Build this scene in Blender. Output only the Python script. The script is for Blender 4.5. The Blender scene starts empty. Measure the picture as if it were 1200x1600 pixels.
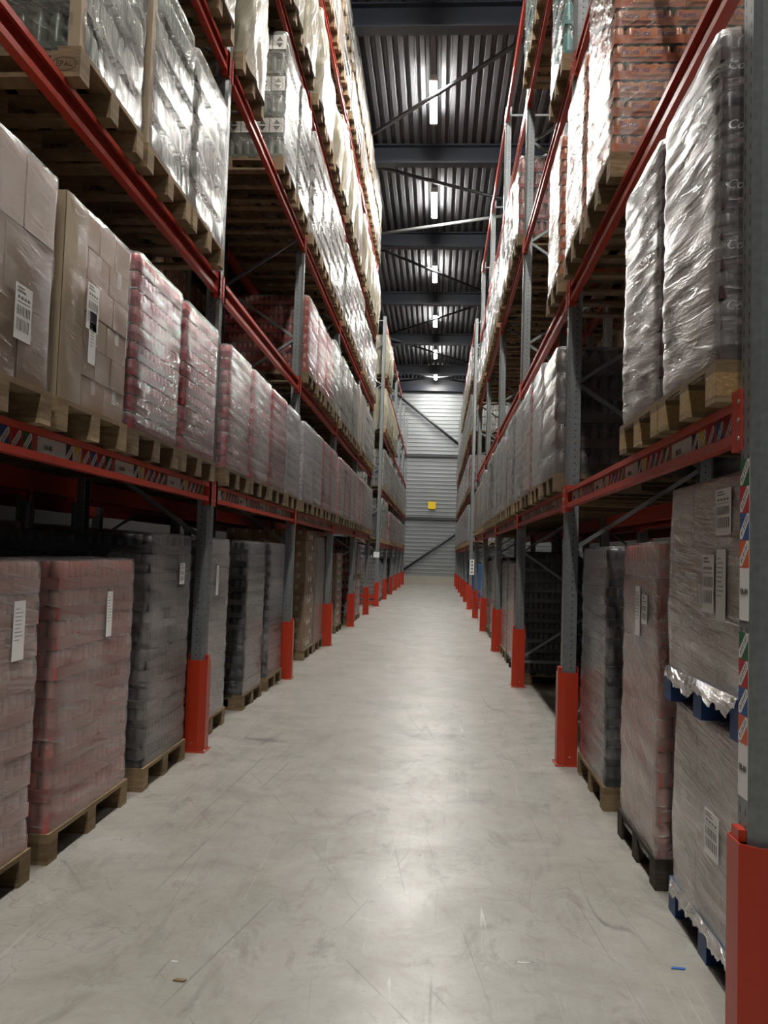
import bpy, math, random
from mathutils import Vector, Matrix
random.seed(7)
PI = math.pi
COL = bpy.context.scene.collection
RND = random.Random(11)

# ------------------------------------------------------------------ materials
def nt(name):
    m = bpy.data.materials.new(name); m.use_nodes = True
    t = m.node_tree; t.nodes.clear()
    out = t.nodes.new('ShaderNodeOutputMaterial')
    return m, t, out

class N:
    """tiny node-graph helper"""
    def __init__(s, t): s.t = t
    def new(s, typ, **kw):
        n = s.t.nodes.new(typ)
        for k, v in kw.items():
            if k.startswith('i_'): n.inputs[k[2:]].default_value = v
            else: setattr(n, k, v)
        return n
    def link(s, a, b): s.t.links.new(a, b)
    def math(s, op, a, b=None, c=None, clamp=False):
        n = s.t.nodes.new('ShaderNodeMath'); n.operation = op; n.use_clamp = clamp
        for k, v in enumerate((a, b, c)):
            if v is None: continue
            if isinstance(v, (int, float)): n.inputs[k].default_value = v
            else: s.link(v, n.inputs[k])
        return n.outputs[0]
    def noise(s, vec, scale, detail=4, rough=.55, dist=0):
        n = s.new('ShaderNodeTexNoise'); n.inputs['Scale'].default_value = scale
        n.inputs['Detail'].default_value = detail; n.inputs['Roughness'].default_value = rough
        n.inputs['Distortion'].default_value = dist
        if vec is not None: s.link(vec, n.inputs['Vector'])
        return n.outputs['Fac']
    def mapping(s, vec, scale=(1, 1, 1), rot=(0, 0, 0), loc=None):
        n = s.new('ShaderNodeMapping'); n.inputs['Scale'].default_value = scale; n.inputs['Rotation'].default_value = rot
        s.link(vec, n.inputs['Vector'])
        if loc is not None: s.link(loc, n.inputs['Location'])
        return n.outputs[0]
    def ramp(s, fac, stops):
        n = s.new('ShaderNodeValToRGB'); cr = n.color_ramp
        while len(cr.elements) < len(stops): cr.elements.new(.5)
        for e, (p, c) in zip(cr.elements, stops):
            e.position = p; e.color = (c, c, c, 1) if isinstance(c, (int, float)) else (*c, 1)
        s.link(fac, n.inputs[0]); return n.outputs[0]
    def mixc(s, fac, a, b, mode='MIX'):
        n = s.new('ShaderNodeMix', data_type='RGBA', blend_type=mode)
        for sock, v in ((n.inputs[0], fac), (n.inputs[6], a), (n.inputs[7], b)):
            if isinstance(v, (int, float)): sock.default_value = v
            elif isinstance(v, (tuple, list)): sock.default_value = (*v, 1) if len(v) == 3 else v
            else: s.link(v, sock)
        return n.outputs[2]
    def bump(s, h, strength=.3, dist=.01, normal=None):
        n = s.new('ShaderNodeBump'); n.inputs['Strength'].default_value = strength; n.inputs['Distance'].default_value = dist
        s.link(h, n.inputs['Height'])
        if normal is not None: s.link(normal, n.inputs['Normal'])
        return n.outputs[0]

def principled(g, out, color, rough=.5, metal=0, normal=None, spec=.5, coat=0):
    b = g.new('ShaderNodeBsdfPrincipled')
    if isinstance(color, (tuple, list)): b.inputs['Base Color'].default_value = (*color, 1)
    else: g.link(color, b.inputs['Base Color'])
    if isinstance(rough, (int, float)): b.inputs['Roughness'].default_value = rough
    else: g.link(rough, b.inputs['Roughness'])
    b.inputs['Metallic'].default_value = metal
    b.inputs['Specular IOR Level'].default_value = spec
    if coat: b.inputs['Coat Weight'].default_value = coat
    if normal is not None: g.link(normal, b.inputs['Normal'])
    if out is not None: g.link(b.outputs[0], out.inputs[0])
    return b

def mat_plain(name, color, rough=.5, metal=0, var=.12, nscale=6, bump=.0, spec=.5, tint=0):
    m, t, out = nt(name); g = N(t)
    tc = g.new('ShaderNodeTexCoord'); oi = g.new('ShaderNodeObjectInfo')
    f = g.noise(tc.outputs['Object'], nscale, 5)
    c = g.mixc(f, tuple(x * (1 - var) for x in color), tuple(min(1, x * (1 + var)) for x in color))
    if tint:
        hs = g.new('ShaderNodeHueSaturation')
        g.link(g.math('MULTIPLY_ADD', oi.outputs['Random'], tint, 1 - tint / 2), hs.inputs['Value'])
        g.link(c, hs.inputs['Color']); c = hs.outputs[0]
    nm = g.bump(f, bump, .01) if bump else None
    principled(g, out, c, rough, metal, nm, spec)
    return m

def mat_emit(name, color, strength):
    m, t, out = nt(name); g = N(t)
    e = g.new('ShaderNodeEmission'); e.inputs[0].default_value = (*color, 1); e.inputs[1].default_value = strength
    g.link(e.outputs[0], out.inputs[0]); return m

def mat_wood(name, a, b):
    m, t, out = nt(name); g = N(t)
    tc = g.new('ShaderNodeTexCoord'); oi = g.new('ShaderNodeObjectInfo')
    loc = g.new('ShaderNodeCombineXYZ'); 
    for k in range(3): g.link(g.math('MULTIPLY', oi.outputs['Random'], 7.3), loc.inputs[k])
    v = g.mapping(tc.outputs['Object'], (6, 2.2, 30), loc=loc.outputs[0])
    f = g.noise(v, 1.6, 6, .6, .6)
    f2 = g.noise(tc.outputs['Object'], 3.5, 3)
    c = g.mixc(g.ramp(f, [(.3, 0), (.7, 1)]), a, b)
    c = g.mixc(g.ramp(f2, [(.35, .0), (.75, .45)]), c, tuple(x * .55 for x in a))
    hs = g.new('ShaderNodeHueSaturation'); g.link(c, hs.inputs['Color'])
    g.link(g.math('MULTIPLY_ADD', oi.outputs['Random'], .45, .75), hs.inputs['Value'])
    principled(g, out, hs.outputs[0], .8, 0, g.bump(f, .25, .01), .25)
    return m

def mat_floor():
    m, t, out = nt('sealed_concrete'); g = N(t)
    tc = g.new('ShaderNodeTexCoord'); P = tc.outputs['Object']
    big = g.noise(P, .45, 6, .6); mid = g.noise(P, 2.2, 9, .70, .5); fine = g.noise(P, 30, 5, .7); smud = g.noise(g.mapping(P, (1.6, .8, 1), (0, 0, .25)), 3.6, 8, .72, .8)
    streak = g.noise(g.mapping(P, (16, .7, 1)), 1.0, 6, .65, .5)
    c = g.mixc(g.ramp(big, [(.3, 0), (.72, 1)]), (.275, .260, .226), (.345, .335, .310))
    c = g.mixc(g.ramp(mid, [(.44, 0), (.68, .75)]), c, (.200, .185, .155))
    c = g.mixc(g.ramp(smud, [(.53, 0), (.68, .75)]), c, (.150, .140, .122))
    c = g.mixc(g.ramp(streak, [(.56, 0), (.74, .30)]), c, (.17, .16, .145))
    c = g.mixc(g.ramp(fine, [(.28, .35), (.44, 0)]), c, (.15, .14, .13))
    c = g.mixc(g.ramp(mid, [(.27, .5), (.40, 0)]), c, (.46, .45, .42))
    vor = g.new('ShaderNodeTexVoronoi', feature='DISTANCE_TO_EDGE'); vor.inputs['Scale'].default_value = 6.5
    warp = g.new('ShaderNodeMix', data_type='VECTOR'); warp.inputs[0].default_value = .12
    nz = g.new('ShaderNodeTexNoise'); nz.inputs['Scale'].default_value = 7; g.link(P, nz.inputs['Vector'])
    g.link(P, warp.inputs[4]); g.link(nz.outputs['Color'], warp.inputs[5]); g.link(warp.outputs[1], vor.inputs['Vector'])
    crack = g.ramp(vor.outputs['Distance'], [(0, 1), (.018, 0)])
    patch = g.ramp(g.noise(P, .75, 3), [(.50, 0), (.62, .5)])
    c = g.mixc(g.math('MULTIPLY', crack, patch), c, (.10, .095, .09))
    # tyre and fork scratches running down the aisle: contour lines of a very long noise
    for k, (rot, sx, sy, dark, w) in enumerate(((.05, 1.3, .05, (.09, .085, .08), .0035), (-.10, 1.8, .07, (.11, .105, .10), .003), (.16, 1.1, .09, (.10, .095, .09), .004), (-.5, .9, .07, (.12, .11, .10), .004), (.02, 2.6, .05, (.46, .45, .43), .0018))):
        f = g.noise(g.mapping(g.mapping(P, rot=(0, 0, rot)), (sx, sy * .7, 1)), 1.7 + .4 * k, 0, .3)
        ln = g.ramp(g.math('ABSOLUTE', g.math('SUBTRACT', f, .5 + .03 * (k - 2))), [(0, .9), (w, 0)])
        seg = g.ramp(g.noise(g.mapping(P, (1, .5, 1)), 1.3 + .45 * k, 3), [(.50, 0), (.60, 1)])
        c = g.mixc(g.math('MULTIPLY', ln, seg), c, dark)
    spots = g.new('ShaderNodeTexVoronoi'); spots.inputs['Scale'].default_value = 9; g.link(P, spots.inputs['Vector'])
    sd = g.math('MULTIPLY', g.ramp(spots.outputs['Distance'], [(.05, 1), (.10, 0)]), g.ramp(g.noise(P, 1.1, 2), [(.52, 0), (.62, .7)]))
    c = g.mixc(sd, c, (.12, .115, .105))
    rough = g.ramp(mid, [(.3, .27), (.7, .44)])
    principled(g, out, c, rough, 0, g.bump(fine, .06, .004), .5)
    return m

def mat_galv(name, col, holes=True):
    m, t, out = nt(name); g = N(t)
    tc = g.new('ShaderNodeTexCoord'); P = tc.outputs['Object']
    vor = g.new('ShaderNodeTexVoronoi'); vor.inputs['Scale'].default_value = 38; g.link(P, vor.inputs['Vector'])
    f = g.noise(P, 4, 5)
    c = g.mixc(g.math('MULTIPLY', vor.outputs['Distance'], .7), tuple(x * .85 for x in col), tuple(min(1, x * 1.25) for x in col))
    c = g.mixc(g.ramp(f, [(.45, 0), (.75, .35)]), c, tuple(x * .7 for x in col))
    metal = .55
    if holes:
        sx = g.new('ShaderNodeSeparateXYZ'); g.link(P, sx.inputs[0])
        nrm = g.new('ShaderNodeSeparateXYZ'); g.link(tc.outputs['Normal'], nrm.inputs[0])
        side = g.math('GREATER_THAN', g.math('ABSOLUTE', nrm.outputs[1]), .8)
        front = g.math('GREATER_THAN', nrm.outputs[0], .8)
        zf = g.math('SUBTRACT', g.math('FRACT', g.math('MULTIPLY', sx.outputs[2], 20)), .5)
        # side: one row of round holes; front: two rows of slots
        du = g.math('DIVIDE', g.math('ADD', sx.outputs[0], .062), .0055)
        dz = g.math('DIVIDE', g.math('DIVIDE', zf, 20), .0055)
        h1 = g.math('LESS_THAN', g.math('ADD', g.math('MULTIPLY', du, du), g.math('MULTIPLY', dz, dz)), 1)
        dv = g.math('DIVIDE', g.math('SUBTRACT', g.math('ABSOLUTE', sx.outputs[1]), .022), .005)
        dz2 = g.math('DIVIDE', g.math('DIVIDE', zf, 20), .013)
        h2 = g.math('LESS_THAN', g.math('ADD', g.math('MULTIPLY', dv, dv), g.math('MULTIPLY', dz2, dz2)), 1)
        hole = g.math('ADD', g.math('MULTIPLY', h1, side), g.math('MULTIPLY', h2, front), clamp=True)
        c = g.mixc(hole, c, (.012, .012, .013))
        b = principled(g, out, c, .42, metal)
        g.link(g.math('MULTIPLY_ADD', hole, -.55, .55), b.inputs['Metallic'])
    else:
        principled(g, out, c, .42, metal)
    return m

def mat_film(name, tint, lo, hi, tilt=.12, rough=.25, sheen=1.0, bump=.3, stretch=40, haze=1.0, crink=.5, gloss=.13):
    """stretch film: clear where seen square on, hazy and reflective at a glancing view, with streaks"""
    m, t, out = nt(name); g = N(t)
    tc = g.new('ShaderNodeTexCoord'); oi = g.new('ShaderNodeObjectInfo')
    loc = g.new('ShaderNodeCombineXYZ')
    for k in range(3): g.link(g.math('MULTIPLY', oi.outputs['Random'], 9.1 + 3 * k), loc.inputs[k])
    sp = g.new('ShaderNodeSeparateXYZ'); g.link(tc.outputs['Object'], sp.inputs[0])
    along = g.math('ADD', sp.outputs[0], sp.outputs[1])
    zz = g.math('MULTIPLY_ADD', along, tilt, sp.outputs[2])
    cb = g.new('ShaderNodeCombineXYZ'); g.link(along, cb.inputs[0]); g.link(g.math('SUBTRACT', sp.outputs[0], sp.outputs[1]), cb.inputs[1]); g.link(zz, cb.inputs[2])
    st = g.noise(g.mapping(cb.outputs[0], (1.6, 1.6, stretch), loc=loc.outputs[0]), 1.0, 4, .6, .5)
    fine = g.noise(g.mapping(cb.outputs[0], (2.5, 2.5, stretch * 3.2), loc=loc.outputs[0]), 1.0, 3, .6, .4)
    cr = g.noise(g.mapping(cb.outputs[0], (2.6, 2.6, 13), loc=loc.outputs[0]), 1.5, 6, .62, 1.2)
    soft = g.noise(g.mapping(tc.outputs['Object'], (1, 1, 1.6), loc=loc.outputs[0]), 1.7, 3)
    pl = g.noise(g.mapping(cb.outputs[0], (.9, .9, stretch * .42), loc=loc.outputs[0]), 1.1, 2, .5, .6)
    pleat_glint = g.math('MULTIPLY', g.ramp(pl, [(.468, 0), (.5, 1), (.532, 0)]), g.ramp(cr, [(.44, 0), (.62, 1)]))
    amt = g.math('ADD', g.math('MULTIPLY', st, .45), g.math('ADD', g.math('MULTIPLY', soft, .4), g.math('MULTIPLY', fine, .15)))
    al = g.new('ShaderNodeMapRange'); al.inputs[1].default_value = .38; al.inputs[2].default_value = .64
    al.inputs[3].default_value = lo; al.inputs[4].default_value = hi; g.link(amt, al.inputs[0])
    hgt = g.math('ADD', g.math('MULTIPLY', st, .6), g.math('ADD', g.math('MULTIPLY', cr, crink), g.math('ADD', g.math('MULTIPLY', fine, .35), g.math('MULTIPLY', pleat_glint, .45))))
    nm = g.bump(hgt, bump, .02)
    lw0 = g.new('ShaderNodeLayerWeight'); lw0.inputs[0].default_value = .5
    fac = lw0.outputs['Facing']
    alpha = g.math('MULTIPLY', al.outputs[0], g.math('MULTIPLY_ADD', g.math('POWER', fac, 1.4), 1.5 * haze, 1 - .55 * haze), clamp=True)
    alpha = g.math('MAXIMUM', alpha, g.math('MULTIPLY', pleat_glint, .7 * min(1, hi * 1.6)))  # pleats turn whiter and opaque, painting in fine highlights along the film
    b = principled(g, None, tint, rough, 0, nm, .6)
    tr = g.new('ShaderNodeBsdfTransparent')
    gl = g.new('ShaderNodeBsdfGlossy'); gl.inputs['Roughness'].default_value = gloss; g.link(nm, gl.inputs['Normal'])
    gl.inputs[0].default_value = (1, 1, 1, 1)
    lw = g.new('ShaderNodeLayerWeight'); lw.inputs[0].default_value = .33; g.link(nm, lw.inputs['Normal'])
    m1 = g.new('ShaderNodeMixShader'); g.link(g.math('MULTIPLY', lw.outputs['Fresnel'], sheen, clamp=True), m1.inputs[0])
    m2 = g.new('ShaderNodeMixShader'); g.link(alpha, m2.inputs[0])
    g.link(tr.outputs[0], m2.inputs[1]); g.link(b.outputs[0], m2.inputs[2])
    g.link(m2.outputs[0], m1.inputs[1]); g.link(gl.outputs[0], m1.inputs[2])
    g.link(m1.outputs[0], out.inputs[0])
    return m

M = {}
M['floor'] = mat_floor()
M['galv'] = mat_galv('galvanised_post', (.22, .235, .24))
M['galv_plain'] = mat_galv('galvanised_brace', (.22, .235, .24), False)
M['beam_red'] = mat_plain('orange_red_paint', (.40, .042, .024), .36, 0, .10, 5)
M['guard_red'] = mat_plain('guard_paint', (.40, .030, .009), .36, 0, .08, 3)
M['steel_navy'] = mat_plain('navy_steel', (.020, .025, .036), .45, 0, .1)
M['steel_dark'] = mat_plain('dark_steel_tube', (.035, .037, .042), .45, 0, .1)
M['steel_light'] = mat_plain('zinc_tube', (.42, .43, .44), .35, .5, .1)
M['deck'] = mat_plain('roof_deck_sheet', (.062, .062, .068), .65, 0, .1, 2)
M['bolt'] = mat_plain('bolt_steel', (.5, .5, .5), .3, .9, .05)
M['wood'] = mat_wood('pallet_wood', (.17, .115, .062), (.30, .213, .122))
M['wood_old'] = mat_wood('weathered_pallet_wood', (.11, .075, .045), (.20, .14, .08))
M['wood_dark'] = mat_wood('dark_pallet_wood', (.035, .028, .022), (.07, .055, .04))
M['chip'] = mat_plain('chipboard_block', (.30, .19, .08), .9, 0, .5, 60, .6)
M['blue_wood'] = mat_plain('blue_pallet_paint', (.012, .05, .16), .5, 0, .35, 9, .2)
M['white'] = mat_plain('white_paper', (.72, .71, .69), .55, 0, .04, 12)
M['cream_paper'] = mat_plain('grey_paper', (.62, .60, .56), .55, 0, .06, 12)
M['black'] = mat_plain('print_black', (.015, .015, .016), .6, 0, 0)
M['grey_print'] = mat_plain('print_grey', (.16, .15, .145), .6, 0, .1)
M['tag_green'] = mat_plain('tag_green', (.006, .10, .030), .5, 0, .05)
M['tag_red'] = mat_plain('tag_red', (.42, .012, .018), .5, 0, .05)
M['tag_blue'] = mat_plain('tag_blue', (.022, .07, .24), .5, 0, .05)
M['tag_orange'] = mat_plain('tag_orange', (.60, .09, .02), .5, 0, .05)
M['tag_yellow'] = mat_plain('tag_yellow', (.72, .50, .02), .5, 0, .05)
M['sign_yellow'] = mat_plain('sign_yellow', (.85, .58, .005), .5, 0, .03)
M['print_white'] = mat_plain('print_white', (.75, .72, .72), .5, 0, .03)
M['print_blue'] = mat_plain('print_blue', (.03, .06, .22), .5, 0, .05)
M['print_orange'] = mat_plain('print_orange', (.62, .16, .02), .5, 0, .05)
M['pink_label'] = mat_plain('print_pink', (.50, .25, .27), .5, 0, .05)
M['stamp'] = mat_plain('burnt_stamp', (.055, .035, .02), .8, 0, .1)
M['lid'] = mat_plain('can_lid', (.55, .54, .53), .3, .8, .05)
M['void'] = mat_plain('dark_backing', (.03, .026, .024), .9, 0, .2)  # dark cores of the can stacks, and shade painted on the side walls
M['concrete'] = mat_plain('wall_plinth', (.40, .37, .31), .8, 0, .1, 3)
M['lamp'] = mat_emit('lamp_tube', (1.0, .97, .91), 420)
M['lamp_case'] = mat_plain('lamp_case', (.6, .6, .6), .4, 0, .03)
M['board'] = mat_plain('corner_board', (.31, .235, .155), .75, 0, .1)
M['pvc_blue'] = mat_plain('blue_plastic', (.02, .12, .42), .4, 0, .2, 6)
M['crate_yellow'] = mat_plain('yellow_crate', (.42, .36, .04), .5, 0, .15, 6)

def mat_wall():
    m, t, out = nt('silver_cladding'); g = N(t)
    tc = g.new('ShaderNodeTexCoord')
    f = g.noise(g.mapping(tc.outputs['Object'], (.5, 1, 6)), 1.2, 4)
    c = g.mixc(f, (.22, .235, .24), (.33, .345, .35))
    principled(g, out, c, .45, .3); return m
M['clad'] = mat_wall()

def mat_carton(name, a, b):
    m, t, out = nt(name); g = N(t)
    tc = g.new('ShaderNodeTexCoord'); oi = g.new('ShaderNodeObjectInfo')
    f = g.noise(tc.outputs['Object'], 2.6, 4); fine = g.noise(g.mapping(tc.outputs['Object'], (8, 8, 80)), 2, 3)
    c = g.mixc(f, a, b); c = g.mixc(g.math('MULTIPLY', fine, .25), c, tuple(x * .6 for x in a))
    hs = g.new('ShaderNodeHueSaturation'); g.link(c, hs.inputs['Color'])
    g.link(g.math('MULTIPLY_ADD', oi.outputs['Random'], .22, .89), hs.inputs['Value'])
    principled(g, out, hs.outputs[0], .75, 0, g.bump(fine, .08, .005), .3); return m
M['carton'] = mat_carton('brown_carton', (.25, .155, .088), (.34, .225, .135))
M['carton_light'] = mat_carton('beige_carton', (.21, .140, .088), (.29, .20, .13))
M['tape'] = mat_plain('packing_tape', (.46, .37, .27), .3, 0, .1)

COLORS = dict(red=((.52, .12, .10), (.66, .21, .17)), pink=((.68, .34, .31), (.76, .42, .38)), black=((.030, .031, .036), (.055, .057, .064)),
              crimson=((.36, .025, .045), (.50, .07, .09)), lilac=((.34, .32, .37), (.42, .40, .46)), redtray=((.36, .035, .025), (.46, .07, .045)), orange=((.52, .115, .025), (.58, .27, .16)),
              cola=((.055, .018, .026), (.045, .022, .032)), grey=((.14, .145, .15), (.22, .225, .23)), slate=((.045, .055, .07), (.10, .12, .15)),
              green=((.06, .085, .065), (.11, .135, .105)), white=((.30, .29, .27), (.34, .33, .31)), brown=((.10, .06, .04), (.16, .11, .075)),
              teal=((.02, .22, .22), (.10, .34, .33)), bluewrap=((.02, .08, .30), (.03, .12, .38)), redstripe=((.30, .022, .030), (.34, .15, .13)))
for k, (a, b) in COLORS.items():
    M['tray_' + k] = mat_plain(k + '_tray', a, .5, 0, .12, 5, tint=.18)
    M['can_' + k] = mat_plain(k + '_can', b, .3, .15, .12, 9, tint=.18)
M['film'] = mat_film('clear_stretch_film', (.74, .68, .66), .02, .36, bump=.45, haze=.45, sheen=.8)
M['film_carton'] = mat_film('carton_stretch_film', (.62, .56, .51), .0, .16, .16, sheen=.28, bump=.35, crink=.9, haze=.2, gloss=.2)
M['film_milky'] = mat_film('milky_stretch_film', (.74, .69, .67), .08, .48, .16, bump=.45, haze=.45, sheen=.8)
M['film_dark'] = mat_film('tight_stretch_film', (.62, .62, .62), .02, .36, .10, bump=.4, haze=.7)
M['film_diag'] = mat_film('diagonal_stretch_film', (.88, .78, .73), .10, .56, .42, stretch=22, bump=.6, haze=.4, crink=.8)
M['film_level'] = mat_film('thick_stretch_film', (.90, .81, .75), .14, .64, .10, stretch=28, bump=.6, haze=.35, crink=.8)
M['film_silver'] = mat_film('glossy_stretch_film', (.42, .40, .355), .02, .52, .6, .32, .45, .42, 16, .45, .9)
M['film_crumple'] = mat_film('crumpled_stretch_film', (.40, .385, .36), .16, .62, .9, .25, .6, .9, 9, .4, 1.3)
M['film_cream'] = mat_film('cream_cover_film', (.34, .31, .225), .86, 1.0, -1.2, .34, .15, .7, 8, 0)
M['film_plum'] = mat_film('plum_load_film', (.52, .495, .475), .12, .72, .12, .30, .5, .32, 22, .95, .6)
M['film_tail'] = mat_film('torn_film', (.85, .84, .83), .45, .95, .3, .2, .9, .9, 30, 0, 1.2)
M['film_blue'] = mat_film('blue_film', (.03, .16, .50), .6, .95, .4, haze=0)

# ------------------------------------------------------------------ mesh builder
class MB:
    def __init__(s): s.v = []; s.f = []; s.m = []; s.sm = []; s.mats = []
    def mi(s, mat):
        if mat not in s.mats: s.mats.append(mat)
        return s.mats.index(mat)
    def face(s, idx, mat, smooth=False):
        s.f.append(idx); s.m.append(s.mi(mat)); s.sm.append(smooth)
    def box(s, x0, x1, y0, y1, z0, z1, mat, bottom=True):
        b = len(s.v)
        s.v += [(x0, y0, z0), (x1, y0, z0), (x1, y1, z0), (x0, y1, z0), (x0, y0, z1), (x1, y0, z1), (x1, y1, z1), (x0, y1, z1)]
        fs = [(4, 5, 6, 7), (0, 1, 5, 4), (1, 2, 6, 5), (2, 3, 7, 6), (3, 0, 4, 7)]
        if bottom: fs.append((3, 2, 1, 0))
        for q in fs: s.face(tuple(b + i for i in q), mat)
    def quad(s, a, b, c, d, mat):
        i = len(s.v); s.v += [a, b, c, d]; s.face((i, i + 1, i + 2, i + 3), mat)
    def prism(s, poly, h0, h1, mat, axis='z', caps=True, smooth=False, closed=True):
        """extrude a 2-D polygon along an axis; poly ccw"""
        def P(a, b, h): return (a, b, h) if axis == 'z' else ((a, h, b) if axis == 'y' else (h, a, b))
        n = len(poly); b = len(s.v)
        s.v += [P(a, c, h0) for a, c in poly] + [P(a, c, h1) for a, c in poly]
        for i in range(n if closed else n - 1):
            j = (i + 1) % n
            q = (b + i, b + j, b + n + j, b + n + i)
            s.face(q if axis != 'y' else q[::-1], mat, smooth)
        if caps:
            lo = tuple(b + i for i in range(n)); hi = tuple(b + n + i for i in range(n))
            s.face(lo[::-1] if axis != 'y' else lo, mat); s.face(hi if axis != 'y' else hi[::-1], mat)
    def rings(s, rings, mat, n, cap_top=None, cap_bot=None, smooth=True):
        b = len(s.v)
        for r in rings: s.v += r
        for k in range(len(rings) - 1):
            for i in range(n):
                j = (i + 1) % n
                s.face((b + k * n + i, b + k * n + j, b + (k + 1) * n + j, b + (k + 1) * n + i), mat, smooth)
        if cap_top: s.face(tuple(b + (len(rings) - 1) * n + i for i in range(n)), cap_top)
        if cap_bot: s.face(tuple(b + i for i in range(n))[::-1], cap_bot)
    def lathe(s, cx, cy, prof, mat, n=10, top=None):
        s.rings([[(cx + r * math.cos(2 * PI * i / n), cy + r * math.sin(2 * PI * i / n), z) for i in range(n)] for r, z in prof], mat, n, top)
    def tube(s, a, b, r, mat, n=8):
        a, b = Vector(a), Vector(b); d = (b - a).normalized()
        u = d.orthogonal().normalized(); w = d.cross(u)
        s.rings([[tuple(p + (u * math.cos(2 * PI * i / n) + w * math.sin(2 * PI * i / n)) * r) for i in range(n)] for p in (a, b)], mat, n, mat, mat)
    def bar(s, a, b, w, h, mat):
        """rectangular bar from a to b"""
        a, b = Vector(a), Vector(b); d = (b - a).normalized()
        u = d.cross(Vector((0, 0, 1)))
        u = u.normalized() if u.length > 1e-4 else Vector((1, 0, 0)); k = d.cross(u)
        R = [(-w, -h), (w, -h), (w, h), (-w, h)]
        s.rings([[tuple(p + u * (x / 2) + k * (y / 2)) for x, y in R] for p in (a, b)], mat, 4, mat, mat, False)
    def mesh(s, name):
        me = bpy.data.meshes.new(name); me.from_pydata(s.v, [], s.f)
        for k in s.mats: me.materials.append(M[k])
        me.polygons.foreach_set('material_index', s.m); me.polygons.foreach_set('use_smooth', s.sm)
        me.update(); return me

def obj(name, me, parent=None, loc=(0, 0, 0), rz=0, label=None):
    o = bpy.data.objects.new(name, me); COL.objects.link(o)
    o.location = loc; o.rotation_euler = (0, 0, rz)
    if parent: o.parent = parent
    if label: o['label'] = label
    return o
def tag(o, label, cat, group=None):
    o['label'] = label; o['category'] = cat
    if group: o['group'] = group
    return o
def thing(name, label, cat, loc=(0, 0, 0), rz=0, group=None):
    return tag(obj(name, None, None, loc, rz), label, cat, group)
def struct(name, me, loc=(0, 0, 0)):
    o = obj(name, me, None, loc); o['kind'] = 'structure'; return o
ORD = ['first', 'second', 'third', 'fourth', 'fifth', 'sixth', 'seventh', 'eighth', 'ninth', 'tenth', 'eleventh', 'twelfth']

def text_mesh(txt, size, mat, shear=0, ext=.0004):
    cu = bpy.data.curves.new('lettering', 'FONT'); cu.body = txt; cu.size = size; cu.shear = shear; cu.extrude = ext
    cu.align_x = 'CENTER'; cu.align_y = 'CENTER'; cu.resolution_u = 2
    o = bpy.data.objects.new('lettering', cu); COL.objects.link(o)
    dg = bpy.context.evaluated_depsgraph_get(); dg.update()
    me = bpy.data.meshes.new_from_object(o.evaluated_get(dg))
    bpy.data.objects.remove(o); bpy.data.curves.remove(cu)
    return [tuple(v.co) for v in me.vertices], [tuple(p.vertices) for p in me.polygons], mat
def add_text(mb, tm, origin, ux, uy, flip=False):
    """stamp text into a builder on the plane origin + u*ux + v*uy"""
    vs, fs, mat = tm; b = len(mb.v); ux, uy, o = Vector(ux), Vector(uy), Vector(origin); n = ux.cross(uy)
    mb.v += [tuple(o + ux * x + uy * y + n * (z + .0006)) for x, y, z in vs]
    for f in fs: mb.face(tuple(b + i for i in f), mat)

# ------------------------------------------------------------------ camera
F_PX, YAW, PITCH, ROLL, H = 1276.35, .0665, .0527, .0313, 1.5294
cam = bpy.data.cameras.new('camera'); cam.sensor_fit = 'VERTICAL'; cam.sensor_height = 36; cam.lens = 36 * F_PX / 1600
cam.clip_end = 200
co = bpy.data.objects.new('camera', cam); COL.objects.link(co); bpy.context.scene.camera = co
fwd = Vector((-math.sin(YAW) * math.cos(PITCH), math.cos(YAW) * math.cos(PITCH), math.sin(PITCH)))
right0 = Vector((math.cos(YAW), math.sin(YAW), 0)); up0 = right0.cross(fwd)
rr = right0 * math.cos(ROLL) + up0 * math.sin(ROLL) 
uu = up0 * math.cos(ROLL) - right0 * math.sin(ROLL)
co.matrix_world = Matrix(((rr.x, uu.x, -fwd.x, 0), (rr.y, uu.y, -fwd.y, 0), (rr.z, uu.z, -fwd.z, H), (0, 0, 0, 1)))

# ------------------------------------------------------------------ measured layout
XL, XR, YL, YR, PITCH_B = -1.7503, .9652, 2.5273, 2.6414, 3.7
LEV = dict(L=[0, 1.9686, 3.5874, 5.3575, 7.1683, 9.0048], R=[0, 2.0006, 3.5868, 5.3982, 7.2431, 9.0796])
LEV2 = [0, 1.84, 3.45, 5.22, 6.9, 8.6]
YEND = 44.6
BEAM_H = .14
SIDE = dict(L=(XL, YL, 0), R=(XR, YR, PI))
def posty(s, i): return SIDE[s][1] + PITCH_B * i
def lev(s, bay, l): return (LEV[s] if bay < 5 else LEV2)[l]
SN = dict(L='left', R='right')

# ------------------------------------------------------------------ shell
mb = MB(); mb.box(-9, 8, -14, YEND, -.2, 0, 'floor'); struct('floor', mb.mesh('floor'))
mb = MB()
y0 = -14.0; rib = .21; x = -9.0; poly = []
while x < 8.0:
    poly += [(x, 11.26), (x + .09, 11.26), (x + .115, 11.36), (x + .185, 11.36)]; x += rib
poly += [(8.0, 11.45), (-9.0, 11.45)]
mb.prism(poly, y0, YEND, 'deck', 'y'); struct('ceiling', mb.mesh('ceiling'))
mb = MB(); z = .47; prof = []
while z < 11.2:
    prof += [(0, z), (0, z + .13), (-.035, z + .15), (-.035, z + .19)]; z += .21
prof += [(.08, 11.25), (.08, .47)]
mb.prism([(a + YEND, b) for a, b in prof][::-1], -9, 8, 'clad', 'x'); struct('wall_back', mb.mesh('wall_back'))
mb = MB(); mb.box(-9, 8, YEND - .08, YEND + .1, 0, .465, 'concrete'); struct('baseboard_back', mb.mesh('baseboard_back'))
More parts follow.
